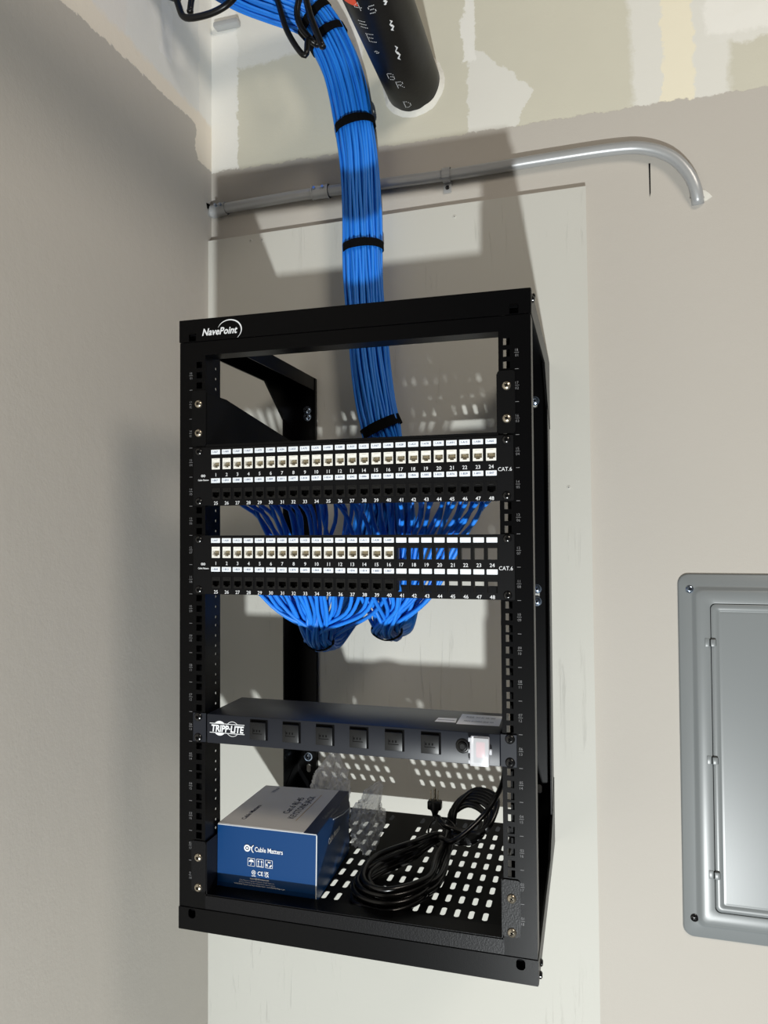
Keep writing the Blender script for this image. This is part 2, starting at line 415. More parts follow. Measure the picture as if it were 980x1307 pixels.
# =================================================================== CONDUIT
cond = thing('conduit_pipe', (-30, 459, 1263), 'thin galvanised metal conduit along the wall, bending down into it at right', 'conduit')
CY = 460
cpath = [(-474, 466, 1256), (-450, CY, 1259), (-350, CY, 1263), (-206, CY, 1266), (66, CY, 1264), (270, CY, 1268), (395, CY, 1268.5), (450, CY, 1261), (495, CY, 1238), (524, CY, 1202), (537, 464, 1170), (541, 474, 1148)]
mb = MB(); mb.tube(spline(cpath, 10), 11.3, M_EMT, 20); mb.build('tube', cond, 180)
def sleeve(x, z, w, nm):
    mb = MB(); mb.cyl((x - w, CY, z), (x + w, CY, z), 13.6, 13.6, M_EMT, 24)
    mb.cyl((x - w, CY, z), (x - w + 3, CY, z), 14.8, 14.8, M_EMT, 24); mb.cyl((x + w - 3, CY, z), (x + w, CY, z), 14.8, 14.8, M_EMT, 24)
    for d in (-.5, .5): mb.cyl((x + w * d, CY - 12, z + 3), (x + w * d, CY - 18, z + 4), 3.2, 3.0, M_ZINC, 10)
    return mb.build(nm, cond, 35)
sleeve(-208, 1266, 19, 'coupling'); 
mb = MB(); mb.cyl((-468, 463, 1257.5), (-432, CY, 1260), 14.5, 13.5, M_EMT, 24)
mb.cyl((-440, CY - 12, 1263), (-440, CY - 18, 1264), 3.2, 3, M_ZINC, 10); mb.cyl((-452, CY - 12, 1263), (-452, CY - 18, 1264), 3.2, 3, M_ZINC, 10)
mb.build('end_connector', cond, 35)
mb = MB()
arc = [(66, CY + 14.5 * math.cos(t), 1264 + 14.5 * math.sin(t)) for t in [math.radians(a) for a in range(60, 301, 20)]]
for i in range(len(arc) - 1):
    a, c = Vector(arc[i]), Vector(arc[i + 1])
    mb.add([a + Vector((-8, 0, 0)), a + Vector((8, 0, 0)), c + Vector((8, 0, 0)), c + Vector((-8, 0, 0))], [(0, 1, 2, 3)], M_EMT)
mb.bbox(58, 74, WY - 4, WY - .5, 1232, 1260, M_EMT, 1)
mb.revolve((66, WY - 3.5, 1242), (0, -1, 0), [(4.5, 0), (4.2, 1.6), (2, 2.6)], M_BSCREW, 12)
mb.build('strap', cond, 40)
# drywall holes at conduit's chipped end and corner, their shade painted as dark patches
mb = MB(); mb.prism([(553, 1172), (560, 1166), (566, 1158), (556, 1152), (545, 1150), (531, 1154), (527, 1168), (533, 1176)], (WY - 1.2, WY - .2), M_MUD, XZ)
mb.prism([(530, 1172), (527, 1160), (541, 1152), (552, 1158), (549, 1168)], (WY - 1.6, WY - 1.1), M_DARK, XZ)
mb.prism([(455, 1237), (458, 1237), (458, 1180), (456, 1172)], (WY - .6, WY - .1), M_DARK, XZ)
struct(mb.build('hole_patch_1'))
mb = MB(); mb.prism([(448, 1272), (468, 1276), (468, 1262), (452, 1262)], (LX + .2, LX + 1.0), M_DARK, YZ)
struct(mb.build('hole_patch_2'))

# =================================================================== DRAIN PIPE
pc = Vector((-5, 0, 1469)); PR = 57
dp = thing('drain_pipe', (-5, WY, 1469), 'thick black plastic drain pipe running straight into the wall above the rack', 'pipe')
mb = MB()
mb.revolve((pc.x, WY + 12, pc.z), (0, -1, 0), [(PR, 0), (PR, 1500), (PR - 5, 1500), (PR - 5, 1480)], M_PIPE, 64); mb.build('tube', dp, 40)
# lumpy sealant collar
mb = MB(); nseg = 72; prof_v = []
for i in range(nseg):
    t = 2 * PI * i / nseg; w = 5.5 + 3.0 * noise.noise(Vector((math.cos(t) * 2.2, math.sin(t) * 2.2, 1))) + 1.4 * noise.noise(Vector((math.cos(t) * 7, math.sin(t) * 7, 3)))
    h = 5 + 3.4 * noise.noise(Vector((math.cos(t) * 3, math.sin(t) * 3, 9)))
    d = Vector((math.cos(t), 0, math.sin(t)))
    for r_, y_ in ((PR + .3, WY - h - 3), (PR + 2.5, WY - h - 2), (PR + w, WY - h * .5), (PR + w + 4, WY - .1)):
        prof_v.append(pc * 1 + d * r_ + Vector((0, y_ , 0)))
fs = []
for i in range(nseg):
    for j in range(3):
        a = i * 4 + j; c = ((i + 1) % nseg) * 4 + j; fs.append((a, a + 1, c + 1, c))
mb.add(prof_v, fs, M_MUD); mb.build('sealant_collar', dp, 60)
# dot-matrix print along the pipe
DOT = {'E': ['11111', '10000', '10000', '11110', '10000', '10000', '11111'], 'G': ['01110', '10001', '10000', '10111', '10001', '10001', '01110'],
       'A': ['01110', '10001', '10001', '11111', '10001', '10001', '10001'], 'R': ['11110', '10001', '10001', '11110', '10100', '10010', '10001'],
       'D': ['11100', '10010', '10001', '10001', '10001', '10010', '11100'], '-': ['00000', '00000', '00000', '11111', '00000', '00000', '00000'], 'o': ['00000', '00000', '01100', '10010', '01100', '00000', '00000'],
       'S': ['01111', '10000', '10000', '01110', '00001', '00001', '11110'], '4': ['00010', '00110', '01010', '10010', '11111', '00010', '00010']}
mb = MB()
def pipe_pt(ang, y, r): return Vector((pc.x + r * math.sin(ang), y, pc.z - r * math.cos(ang)))   # ang 0 = underside
def dot_char(ch, y, ang, s):
    for rr, row in enumerate(DOT[ch]):
        for cc, v in enumerate(row):
            if v == '1':
                yy = y + (rr - 3) * s * 1.05; aa = ang + (cc - 2) * s / PR
                p = pipe_pt(aa, yy, PR + .15); q = pipe_pt(aa, yy, PR + .5)
                mb.cyl(p, q, .95, .8, M_PRINT, 6)
a0 = math.radians(-8)
for ch, y, a, s in (('D', 440, .05, 3.1), ('R', 372, .08, 3.0), ('G', 345, -.12, 3.0), ('o', 272, -.22, 2.6), ('E', 232, -.22, 3.3), ('-', 205, -.3, 3), ('-', 197, -.3, 3), ('-', 189, -.3, 3), ('S', 160, .2, 2.6), ('4', 150, -.2, 3)):
    mb = MB(); dot_char(ch, y, a0 + a, s); mb.build('printed_character', dp)
for y, a, L_ in ((200, .42, 26), (262, .28, 40), (150, .5, 14)):
    mb = MB(); mb.tube([pipe_pt(a + .05 * math.sin(k * 2.1), y + k * L_ / 6, PR + .3) for k in range(7)], [.5, 1.6, .9, 2.2, 1.2, 1.9, .4], M_PRINT, 6); mb.build('paint_splash', dp)
mb = MB(); ang0, ang1 = math.radians(-62), math.radians(-18); nn = 12
vs_ = []; 
for y in (70, 150):
    for i in range(nn + 1):
        vs_.append(pipe_pt(ang0 + (ang1 - ang0) * i / nn, y, PR + .4))
mb.add(vs_, [(i, i + 1, nn + 2 + i, nn + 1 + i) for i in range(nn)], M_ORANGE)
for k in range(5):
    y = 84 + k * 11; p = [pipe_pt(ang0 + .12 + (ang1 - ang0 - .3) * i / 6, y, PR + .8) for i in range(7)]
    mb.tube(p, 1.0, M_BPLAS, 5)
st = mb.build('sticker', dp, 60); st['label'] = 'orange warning sticker'

# =================================================================== RACK
rack = thing('equipment_rack', (0, BY, -59), 'black open-frame wall-mount equipment rack holding two patch panels and a power strip', 'rack')
HX = 232.55
zb, zt = -58.8, 863.8
def hole_zs():
    out = []
    for u in range(18):
        for d in (6.35, 22.225, 38.1): out.append(TOPZ - u * U - d)
    return out
HZ = hole_zs()
for sgn, sd in ((-1, 'left'), (1, 'right')):
    def mx_(a, b, t, s_=sgn): return (a * s_, t, b)
    mb = MB()
    mb.plate(rect(222, 265.5, -25, 829), [rect(227.8, 237.3, z - 4.75, z + 4.75) for z in HZ], (0, 2), M_BLACK, mx_)
    # inner return with round holes, outer return
    def iy(a, b, t, s_=sgn): return (t * s_, a, b)
    mb.plate(rect(2, 46, -25, 829), [circ(33, z, 2.7, 8) for z in HZ], (222, 223.6), M_BLACK, iy)
    mb.box(*sorted((263.9 * sgn, 265.5 * sgn)), 2, 30, -25, 829, M_BLACK)
    mb.box(*sorted((229.5 * sgn, 264 * sgn)), 29, 30.5, -25, 829, M_BLACK)
    post = mb.build('post', rack)
    mb = MB()
    for u in range(18):
        zc = TOPZ - (u + .5) * U; x = 246.5 * sgn
        put_text(mb, '%02d' % (18 - u), (x, -.25, zc + 1.6), 3.6, M_GPRINT, bold=-.01)
        put_text(mb, '%02d' % (u + 1), (x, -.25, zc - 5.6), 3.6, M_GPRINT, bold=-.01)
        mb.box(x - 3, x + 3, -.3, -.1, zc - .25, zc + .25, M_GPRINT)
        if u < 17: mb.box(x - 2.4, x + 2.4, -.3, -.1, zc - U / 2 - .3, zc - U / 2 + .3, M_GPRINT)
    mb.build('unit_marks', rack)
    # rear upright: web and flange on the wall
    mb = MB()
    mb.box(*sorted((263 * sgn, 265.5 * sgn)), 386, 456, zb + 2, 862, M_BLACK)
    mb.plate(rect(217, 263, zb + 2, 862), [rrect(233, 243, z - 9, z + 9, 4.9) for z in (785, 410, 40)], (453.5, 456), M_BLACK, mx_)
    mb.box(*sorted((217 * sgn, 218.6 * sgn)), 446, 453.5, zb + 2, 862, M_BLACK)
    mb.build('rear_upright', rack)
    for z in ((782, 796) if sgn < 0 else (790, 424, 400)) + ((64,) if sgn < 0 else ()):
        mb = MB(); c = (238 * sgn, 454, z)
        mb.revolve(c, (0, -1, 0), [(9, 0), (9, 1.4), (6.8, 1.5), (6.4, 4), (4, 5.4), (1.5, 5.6)], M_ZINC, 20)
        mb.cyl((c[0], 448.6, z), (c[0], 448.2, z), 2.4, 2.4, M_DARK, 6); mb.build('mounting_screw', rack, 35)
    # top and bottom side rails (channels) and their gussets
    for z0, z1, lip0, lip1, zf in ((830, 863.8, 836, 862, 862), (-58.8, -26, -57, -32, -58.8)):
        mb = MB()
        mb.box(*sorted((263.5 * sgn, 266.5 * sgn)), 2, 457, z0, z1, M_BLACK)
        mb.box(*sorted((220 * sgn, 263.5 * sgn)), 2, 457, zf, zf + 1.8, M_BLACK)
        mb.box(*sorted((218.5 * sgn, 220 * sgn)), 2, 457, lip0, lip1, M_BLACK)
        mb.build('side_rail', rack)
    for zr, dz in ((830, -1), (-26, 1)):
        mb = MB(); mb.prism([(300, zr), (457, zr), (457, zr + dz * 96), (386, zr + dz * 62)] if dz < 0 else [(300, zr), (457, zr), (457, zr + 90), (386, zr + 45)], sorted((262.2 * sgn, 266.4 * sgn)), M_BLACK, YZ)
        mb.build('gusset', rack)
    for z in (855, -50):
        for dy in (0, 14):
            mb = MB(); mb.revolve((266.3 * sgn, 24 + dy, z - (0 if z > 0 else 8) + dy * .6), (sgn, 0, 0), [(5, 0), (4.8, 2), (3, 3.4)], M_BSCREW, 14); mb.build('side_screw', rack, 35)
# beams: upper one with a return, lower one
mb = MB(); mb.box(-222, 222, 0, 2, 808, 829, M_BLACK); mb.box(-222, 222, 2, 30, 808, 809.6, M_BLACK); mb.box(-222, 222, 28.5, 30, 808, 829, M_BLACK)
mb.build('top_beam', rack)
mb = MB(); mb.box(-222, 222, 0, 2, -25, -3, M_HAMMER); mb.box(-222, 222, 2, 30, -5, -3.4, M_BLACK); mb.build('bottom_beam', rack)
for z0, z1, up in ((829.8, 863.8, True), (-58.8, -25.8, False)):
    mb = MB()
    hs = []
    for sg in (-1, 1):
        if up: hs.append(rrect(sg * 243.5 - 6, sg * 243.5 + 6, 830.6, 842, .8, 2))
        else: hs.append(rrect(sg * 243.5 - 6, sg * 243.5 + 6, -41, -26.6, 5, 4))
    mb.plate(rrect(-266, 266, z0, z1, .8, 2), hs, (-1.4, 0.6), M_BLACK, XZ)
    mb.box(-262, 262, 9, 10, z0 + 2, z1 - 1, M_DARK)
    mb.box(-266, 266, .6, 16, *((z1 - 1.5, z1) if up else (z0, z0 + 1.5)), M_BLACK)
    for sg in (-1, 1):
        mb.box(*sorted((266 * sg, 264.4 * sg)), .6, 16, z0, z1, M_BLACK)
        if up: mb.box(sg * 243.5 - 5.5, sg * 243.5 + 5.5, -3.2, 0, 840.6, 841.8, M_BLACK)
    mb.build('front_cap', rack)
# maker's lettering
mb = MB()
put_text(mb, 'NavePoint', (-226.5, -1.8, 837.6), 10.2, M_PRINT, align=0, bold=.025, width=58, shear=.25)
sw = []
for i in range(25):
    t = i / 24; a = math.radians(158 - 205 * t)
    c = Vector((-181, -1.8, 842)); rx_, rz_ = 19.5, 15.5; th = 0.2 + 2.4 * math.sin(PI * min(1, t * .9 + .05)) ** 1.2
    p = c + Vector((rx_ * math.cos(a), 0, rz_ * math.sin(a))); q = c + Vector(((rx_ + th * .9) * math.cos(a), 0, (rz_ + th * .7) * math.sin(a)))
    sw.append((p, q))
vs_ = [p for pr in sw for p in pr]; mb.add(vs_, [(2 * i, 2 * i + 1, 2 * i + 3, 2 * i + 2) for i in range(24)], M_PRINT)
lg = mb.build('lettering', rack); lg['label'] = 'white maker lettering with a swoosh'

# =================================================================== SCREWS
def truss_screw(x, y, z, m, parent, r=6.2):
    mb = MB(); mb.revolve((x, y, z), (0, -1, 0), [(r, 0), (r * .96, 1.2), (r * .75, 2.6), (r * .4, 3.3), (r * .36, 2.4)], m, 20)
    for k in range(2):
        rot = Matrix.Translation((x, y - 3.4, z)) @ Matrix.Rotation(PI * k / 2 + .5, 4, 'Y')
        mb.box(-2.6, 2.6, -.15, .15, -.55, .55, M_DARK, rot)
    return mb.build('screw', parent, 40)

# =================================================================== VENTED SHELVES
def shelf(z0, ears, side_prof, depth, label, scr, floorz, mface, cols, rows, lip):
    t = thing('vented_shelf', (0, 0, z0), label, 'rack shelf')
    mb = MB()
    holes = []
    for cx in cols:
        for cy in rows:
            holes.append(rrect(cx - 3.9, cx + 3.9, cy - 12, cy + 12, 3.4, 2))
    mb.plate(rect(-219, 219, 2, depth), holes, (floorz, floorz + 1.4), M_SHELF, XY)
    mb.box(-219, 219, depth - 1.5, depth, floorz - lip, floorz, M_SHELF)
    mb.build('deck', t)
    mb = MB(); mb.box(-221, 221, -1, .8, z0, z0 + 4, mface) if mface is M_SHELF else mb.box(-221, 221, -1.4, .8, floorz - 4, -4.5, mface)
    mb.build('front_lip', t)
    for sg in (-1, 1):
        mb = MB(); mb.prism(side_prof, sorted((219 * sg, 220.6 * sg)), mface, YZ); mb.build('side_gusset', t)
        mb = MB()
        pts = rrect(220, 244, ears[0], ears[1], 4, 4)
        mb.prism([(a * sg, c) for a, c in pts] if sg > 0 else [(a * sg, c) for a, c in reversed(pts)], (-2, -.1), mface, XZ); mb.build('mounting_ear', t)
        for z in scr: truss_screw(HX * sg, -2, z, M_NICKEL, t)
    return t
SCOLS = [26.6 + 20.2 * k for k in range(9)] + [-33.9 - 20.2 * k for k in range(9)]
shelf(667, (669, 754), [(0, 668), (0, 750), (60, 750), (325, 714), (332, 668)], 332,
      'shallow black shelf at the top of the rack, above both patch panels', (733.4, 689.0), 667.5, M_SHELF, SCOLS, [317 - 37.7 * k for k in range(8)], 7)
shelf(-22, (0.5, 75), [(0, -13), (0, 74), (60, 74), (370, 25), (401, -13)], 401,
      'black slotted shelf at the bottom of the rack carrying the blue carton', (zc17 := TOPZ - 16.5 * U - 15.875, TOPZ - 17.5 * U - 15.875), -13, M_HAMMER, SCOLS, [372 - 38.6 * k for k in range(9)], 17)

# =================================================================== PATCH PANELS
PITCH = (211.2 - (-203.0)) / 23
def port_x(i): return -203.0 + PITCH * i
def jack_mesh(kind):
    m = M_WPLAS if kind == 'white' else M_BPLAS
    mb = MB()
    T = [(-5.6, -4.2), (-2.9, -4.2), (-2.9, -6.0), (2.9, -6.0), (2.9, -4.2), (5.6, -4.2), (5.6, 2.6), (-5.6, 2.6)]
    mb.plate(rrect(-7.3, 7.3, -8.3, 8.3, .5, 2), [T], (-2.2, 8), m, XZ)
    mb.box(-7.3, 7.3, 8, 9.5, -8.3, 8.3, m); mb.bbox(-7.3, 7.3, 9.5, 28, -9.5, 9.5, m, .8)
    mb.bbox(-3.2, 3.2, -2.7, -2.2, 4.6, 6.6, m, .2)
    return mb
def contact_mesh(kind):
    mb = MB(); mm = M_GOLD if kind == 'white' else mat('dark contacts', (40, 38, 34), .4)
    for k in range(8):
        x = -3.9 + k * 1.11
        mb.add([(x - .28, 7, 2.4), (x + .28, 7, 2.4), (x + .28, 1.5, -1.6), (x - .28, 1.5, -1.6)], [(0, 1, 2, 3)], mm)
    mb.box(-5.6, 5.6, 7.4, 8, -6, 2.6, mat('jack throat ' + kind, (178, 168, 148) if kind == 'white' else (8, 8, 9), .6))
    return mb
JT = {}
for kind in ('white', 'black'):
    JT[kind] = (jack_mesh(kind), contact_mesh(kind))
def patch_panel(ztop, nfill, label, code, bar):
    z0 = ztop - 2 * U + .4; z1 = ztop - .4
    t = thing('patch_panel', (0, 0, z0), label, 'patch panel')
    off = ztop - 666.8
    rows = (641.1 + off, 595.8 + off); labs = (659.0 + off, 615.9 + off); nums = (622.2 + off, 579.4 + off)
    holes = []
    for r_ in (0, 1):
        for i in range(24):
            x = port_x(i)
            holes.append(rect(x - 6.9, x + 6.9, rows[r_] - (8.4 if i < nfill else 8.8) , rows[r_] + 8.4 + (0 if i < nfill else 1.5)))
    for sg in (-1, 1):
        for z in (z0 + 7.2, z1 - 7.2): pass
    mb = MB(); mb.plate(rrect(-241, 241, z0, z1, 1.5, 2), holes, (-2, -.1), M_PANEL, XZ)
    mb.box(-219, 219, -.1, 16, z1 - 1.2, z1, M_PANEL); mb.box(-219, 219, -.1, 14, z0, z0 + 1.2, M_PANEL)
    mb.build('face_plate', t)
    for r_ in (0, 1):                     # raised cell frames round the ports
        mb = MB()
        for i in range(24):
            x = port_x(i); zz = rows[r_]
            mb.box(x - 8.0, x - 6.9, -2.6, 9, zz - 9, zz + 9.5, M_PANEL); mb.box(x + 6.9, x + 8.0, -2.6, 9, zz - 9, zz + 9.5, M_PANEL)
            if i >= nfill: mb.box(x - 6.9, x + 6.9, -2.2, 2, zz + 6.6, zz + 10, M_BPLAS)
        mb.build('port_frame_row', t)
    for r_ in (0, 1):
        for i in range(24):
            x = port_x(i)
            mb = MB(); mb.bbox(x - 7.4, x + 7.4, -4.0, -2, labs[r_] - 3.6, labs[r_] + 3.6, M_LABEL, .5, 1); mb.build('port_label', t, origin=(x, -2, labs[r_]))
    for r_ in (0, 1):
        mb = MB()
        for i in range(24):
            put_text(mb, str(i + 1 + 24 * r_), (port_x(i), -2.25, nums[r_]), 4.9, M_PRINT, bold=.006)
        mb.build('printed_numbers', t)
    mb = MB(); put_text(mb, 'CAT.6', (229.5, -2.25, 618.2 + off), 5.2, M_PRINT, bold=0.0, width=18.5)
    mb.build('category_print', t); mb = MB()
    put_text(mb, 'Cable Matters', (-224, -2.25, 615.8 + off), 2.4, M_PRINT, bold=.02, width=18)
    for cx in (-226.2, -222.6): mb.plate(circ(cx, 623.4 + off, 1.9, 12), [circ(cx, 623.4 + off, 1.0, 10)], (-2.3, -2.2), M_PRINT, XZ)
    mb.build('maker_print', t)
    rnd = random.Random(code)
    for r_ in (0, 1):
        mb = MB()
        for i in range(nfill):
            put_text(mb, '1-%s%02d' % ('AB'[r_], rnd.randint(10, 99)), (port_x(i) - .3, -4.15, labs[r_] - 1.2), 2.5, M_BINK, bold=.015, width=9)
        mb.build('label_print', t)
    first = {}
    for r_, kind in ((0, 'white'), (1, 'black')):
        for i in range(nfill):
            x = port_x(i); loc = (Vector((x, 0, rows[r_])) - Vector((0, 0, z0))) * S
            if kind not in first and kind not in PJ:
                j = JT[kind][0].build('keystone_jack', t); c = JT[kind][1].build('contacts', j); c.location = (0, 0, 0)
                PJ[kind] = (j, c); j.location = loc
                j['label'] = kind + ' keystone jack'
                continue
            j0, c0 = PJ[kind]
            j = j0.copy(); COL.objects.link(j); j.parent = t; j.location = loc
            c = c0.copy(); COL.objects.link(c); c.parent = j; c.location = (0, 0, 0)
    for sg in (-1, 1):
        for z in (z0 + 6.2, z1 - 6.2):
            truss_screw((HX - 1) * sg, -2, z, M_BSCREW, t, 5.9)
    mb = MB(); mb.box(-230, 230, 92, 96, *bar, M_PANEL)
    mb.box(-230, -227, 0, 96, bar[0], bar[1], M_PANEL); mb.box(227, 230, 0, 96, bar[0], bar[1], M_PANEL)
    mb.build('lacing_bar', t)
    return t
PJ = {}
P1T = TOPZ - 3 * U; P2T = TOPZ - 6 * U
patch_panel(P1T, 24, 'upper black patch panel, every port filled with white and black jacks', 11, (588, 600))
patch_panel(P2T, 16, 'lower black patch panel with sixteen columns of jacks and empty ports at right', 23, (444, 456))

# =================================================================== POWER STRIP
PZ = TOPZ - 13 * U
ps = thing('power_strip', (0, 0, PZ + .5), 'long dark grey rack power strip with six covered outlets and a red switch', 'power strip')
zp0, zp1 = 223.2, 266.3
mb = MB(); mb.bbox(-217, 219.5, -4, 108, zp0, zp1, M_PDU, 1.2, 2); mb.build('housing', ps, 30)
for sg in (-1, 1):
    mb = MB(); mb.bbox(*sorted((219.8 * sg, 241.5 * sg)), -2.2, -.1, zp0, zp1, M_PDU, .5, 1)
    mb.build('mounting_ear', ps)
    for z in (zp0 + 6, zp1 - 6): truss_screw(HX * sg, -2.2, z, M_BSCREW, ps, 6.6)
for k, x in enumerate([-131.7, -80, -28.5, 22.3, 74, 125.5]):
    mb = MB(); mb.bbox(x - 14, x + 14, -4.4, -3.5, 233.2, 263.2, M_DARK, .3, 1)
    mb.bbox(x - 13.2, x + 12.2, -8.5, -4, 234.2, 259.8, M_PDUCAP, 1.2, 2)
    oc = mb.build('outlet_cover', ps, 35)
    mb = MB()
    for i in range(3): mb.box(x - 7 + i * 4.5, x - 5 + i * 4.5, -8.7, -8.45, 246, 249, M_BLACK)
    mb.box(x - 8, x + 7, -8.7, -8.45, 243, 243.8, M_BLACK)
    mb.box(x - 8, x - 7.4, -8.7, -8.45, 243, 251, M_BLACK)
    mb.build('moulded_mark', oc)
mb = MB(); c = (169.5, -4, 247.3)
mb.revolve(c, (0, -1, 0), [(9.6, -.5), (9.6, 1.2), (8.2, 2.2), (7.0, 2.2), (6.6, 1.0), (6.2, 1.0), (6.0, 4.2), (4.2, 5), (3.6, 4.2), (1, 4.2)], M_BPLAS, 28)
mb.build('circuit_breaker', ps, 40)
mb = MB(); mb.bbox(184, 204, -4.6, -3.6, 226, 262, M_BPLAS, .3); mb.build('switch_frame', ps)
mb = MB(); mb.bbox(187.5, 200, -8, -4, 234, 255, M_RED, 1.5, 2); sw_ = mb.build('rocker_switch', ps, 40); sw_['label'] = 'red rocker switch'
mb = MB(); mb.bbox(180.5, 206, -15, -4.4, 224.5, 262.5, M_COVER, 1.6, 2)
for z in (258, 243, 229): mb.bbox(178.3, 180.6, -13, -9, z - 2, z + 3, M_COVER, .5, 1)
mb.bbox(206, 209.5, -12, -7, 240, 247, M_COVER, .8, 1)
cv = mb.build('switch_cover', ps, 40); cv['label'] = 'clear plastic flip cover'
def top_sticker(pts, m, nm):
    mb = MB(); mb.prism(pts, (zp1 + .05, zp1 + .25), m, XY); return mb.build(nm, ps)
s1 = top_sticker([(154, 33), (153, 90), (212, 89), (214, 35)], M_STICK, 'rating_sticker'); s1['label'] = 'silver sticker with rows of print'
top_sticker([(122, 38), (123, 60), (150, 62), (152, 39)], M_STICK, 'serial_sticker')
mb = MB()
rnd = random.Random(5)
for yy in (48, 70):
    put_text(mb, 'MODEL 1215 AC 15A 120V' if yy > 60 else 'MADE IN CHINA 60HZ 15A', (183, yy, zp1 + .35), 7, M_INK, (1, 0, 0), (0, 1, 0), width=42)
mb.box(124, 149, 48.5, 50.5, zp1 + .3, zp1 + .4, M_GPRINT)
mb.build('sticker_print', s1)
mb = MB()
put_text(mb, 'TRIPP\u00b7LITE', (-183.5, -4.3, 241.2), 9.6, M_PRINT, bold=.035, width=53, shear=.12)
for z in (239.0, 252.6): mb.box(-212, -155, -4.4, -4.2, z, z + .9, M_PRINT)
for cx, full in ((-195.5, True), (-174.5, False)):
    for sg in (1, -1):
        arcp = []; n_ = 14; a1 = 6.9 / 11.0; base = math.asin(min(1, 7.4 / 11.2))
        for i in range(n_ + 1):
            a = base + (PI - 2 * base) * i / n_; arcp.append((cx + 10.6 * math.cos(a), 246.2 + sg * (10.8 * math.sin(a))))
        if full: mb.prism(arcp if sg > 0 else arcp[::-1], (-4.4, -4.2), M_PRINT, XZ)
        else: mb.tube([(a, -4.3, c_) for a, c_ in arcp], .5, M_PRINT, 4)
pl = mb.build('lettering', ps); pl['label'] = 'white maker lettering between two lines'

# cord: leaves the rear right of the strip, drops and is coiled on the shelf
rnd = random.Random(3)
DZ = -12.5
lead = [(200, 108, 245), (204, 128, 240), (205, 150, 215), (203, 190, 170), (196, 222, 128), (183, 236, 96), (166, 232, 70), (140, 205, 48), (116, 190, 34), (98, 206, 30)]
TIE = Vector((94, 240, 26)); coil = []
nl = 7
for k in range(nl):
    f = (k - (nl - 1) / 2); j = lambda a: rnd.uniform(-a, a)
    w = 1 - .07 * abs(f); h = -7.5 + (k % 4) * 8.8
    coil += [(TIE.x - 10 + f * 2.2, TIE.y - 4, TIE.z - 8 + h * .35),
             (56 + f * 2 + j(5), 190 + f * 4 + j(4), h + 10),
             (8 + f * 4 + j(4), 134 + f * 6 + j(5), h + 2),
             (-3 + f * 3.2 + j(3), 82 + f * 5, h + j(2)),
             (20 + f * 3 + j(4), 46 + f * 3.2 + j(3), h),
             (60 + f * 2 + j(4), 44 + f * 4 + j(4), h + 1),
             (98 + f * 3.6 + j(4), 82 + f * 5 + j(4), h + 4),
             (106 + f * 3.4 + j(4), 138 + f * 4 + j(4), h + 12),
             (TIE.x + 8 + f * 2.0, TIE.y - 2, TIE.z - 8 + h * .45),
             (106 + f * 2 + j(3), 258 + j(4), 56 + f * 3.5),
             (137 + f * 2 + j(4), 268 + f * 3, 80 + f * 3.5),
             (170 + f * 3 + j(3), 262 + f * 3, 68 + f * 4.5 + j(2)),
             (160 + f * 4 + j(3), 238, 34 + f * 4.5), (126 + f * 3 + j(3), 238, 22 + f * 3)]
tail = [(96, 224, 46), (86, 236, 52), (80, 243, 50), (77, 246, 52)]
mb = MB(); mb.tube(spline(lead + coil + tail, 7), 4.3, M_CORD, 9); cord = mb.build('power_cord', ps, 180)
mb = MB()
mb.revolve((77, 246, 50), (0, .05, 1), [(4.6, 0), (5.2, 5), (7, 9), (10.5, 12), (11, 22), (9.5, 26), (8, 26.5)], M_BPLAS, 18)
mb.bbox(65, 89, 238, 254, 62, 77, M_BPLAS, 3, 3)
mb.box(69.5, 71, 243, 249, 76, 93, M_NICKEL); mb.box(82, 83.5, 243, 249, 76, 93, M_NICKEL); mb.cyl((76.6, 249, 76), (76.6, 249, 96), 2.3, 2.0, M_NICKEL, 12)
pg = mb.build('plug', cord, 40); pg['label'] = 'three-pin black plug with metal prongs'
mb = MB(); tie = [(TIE.x - 3 + 27 * math.cos(a) * .9, TIE.y + 6 * math.sin(a * 1) , TIE.z + 22 * math.sin(a)) for a in [2 * PI * i / 28 for i in range(28)]]
mb.tube(tie, 1.8, M_BPLAS, 6, True); mb.build('cord_tie', cord, 180)

# =================================================================== CARTON
bxo = Vector((-140, 118, -11.5))
bx = thing('cardboard_box', bxo, 'blue and grey cardboard carton of keystone jacks on the bottom shelf', 'box')
FL, FR, RR, RL = Vector((-217.8, 32, 0)), Vector((-56.4, 32.7, 0)), Vector((-67, 213, 0)), Vector((-217.8, 203, 0))
FL0, FR0 = Vector((-217.8, 30.5, 0)), Vector((-57.4, 31.2, 0))
bz0, bz1 = -11.3, 88.5
def quadslab(mb, pts, m, th):
    a, b_, c, d = [Vector(p) for p in pts]; n = (b_ - a).cross(d - a).normalized() * th
    mb.add([a, b_, c, d, a - n, b_ - n, c - n, d - n], [(0, 1, 2, 3), (4, 5, 6, 7), (0, 1, 5, 4), (1, 2, 6, 5), (2, 3, 7, 6), (3, 0, 4, 7)], m)
Z = lambda p, z: Vector((p.x, p.y, z))
a_, b_ = Z(FL0, bz0), Z(FR0, bz0); c_, d_ = Z(FR, bz1), Z(FL, bz1)
mb = MB()
zm = bz0 + 13
fa, fb = a_.lerp(d_, .14), b_.lerp(c_, .14)
quadslab(mb, [fa, fb, c_, d_], M_BOXBLUE, .8); quadslab(mb, [a_, b_, fb, fa], mat('deep blue printed card', (1, 44, 88), .4, spec=.3), .8)
mb.build('front_wall', bx)
mb = MB(); quadslab(mb, [Z(FR0, bz0), Z(RR, bz0), Z(RR, bz1), Z(FR, bz1)], M_BOXBLUE, .8); mb.build('side_wall', bx)
mb = MB(); quadslab(mb, [Z(FL0, bz0), Z(RL, bz0), Z(RL, bz1), Z(FL, bz1)], M_BOXBLUE, .8); mb.build('side_wall', bx)
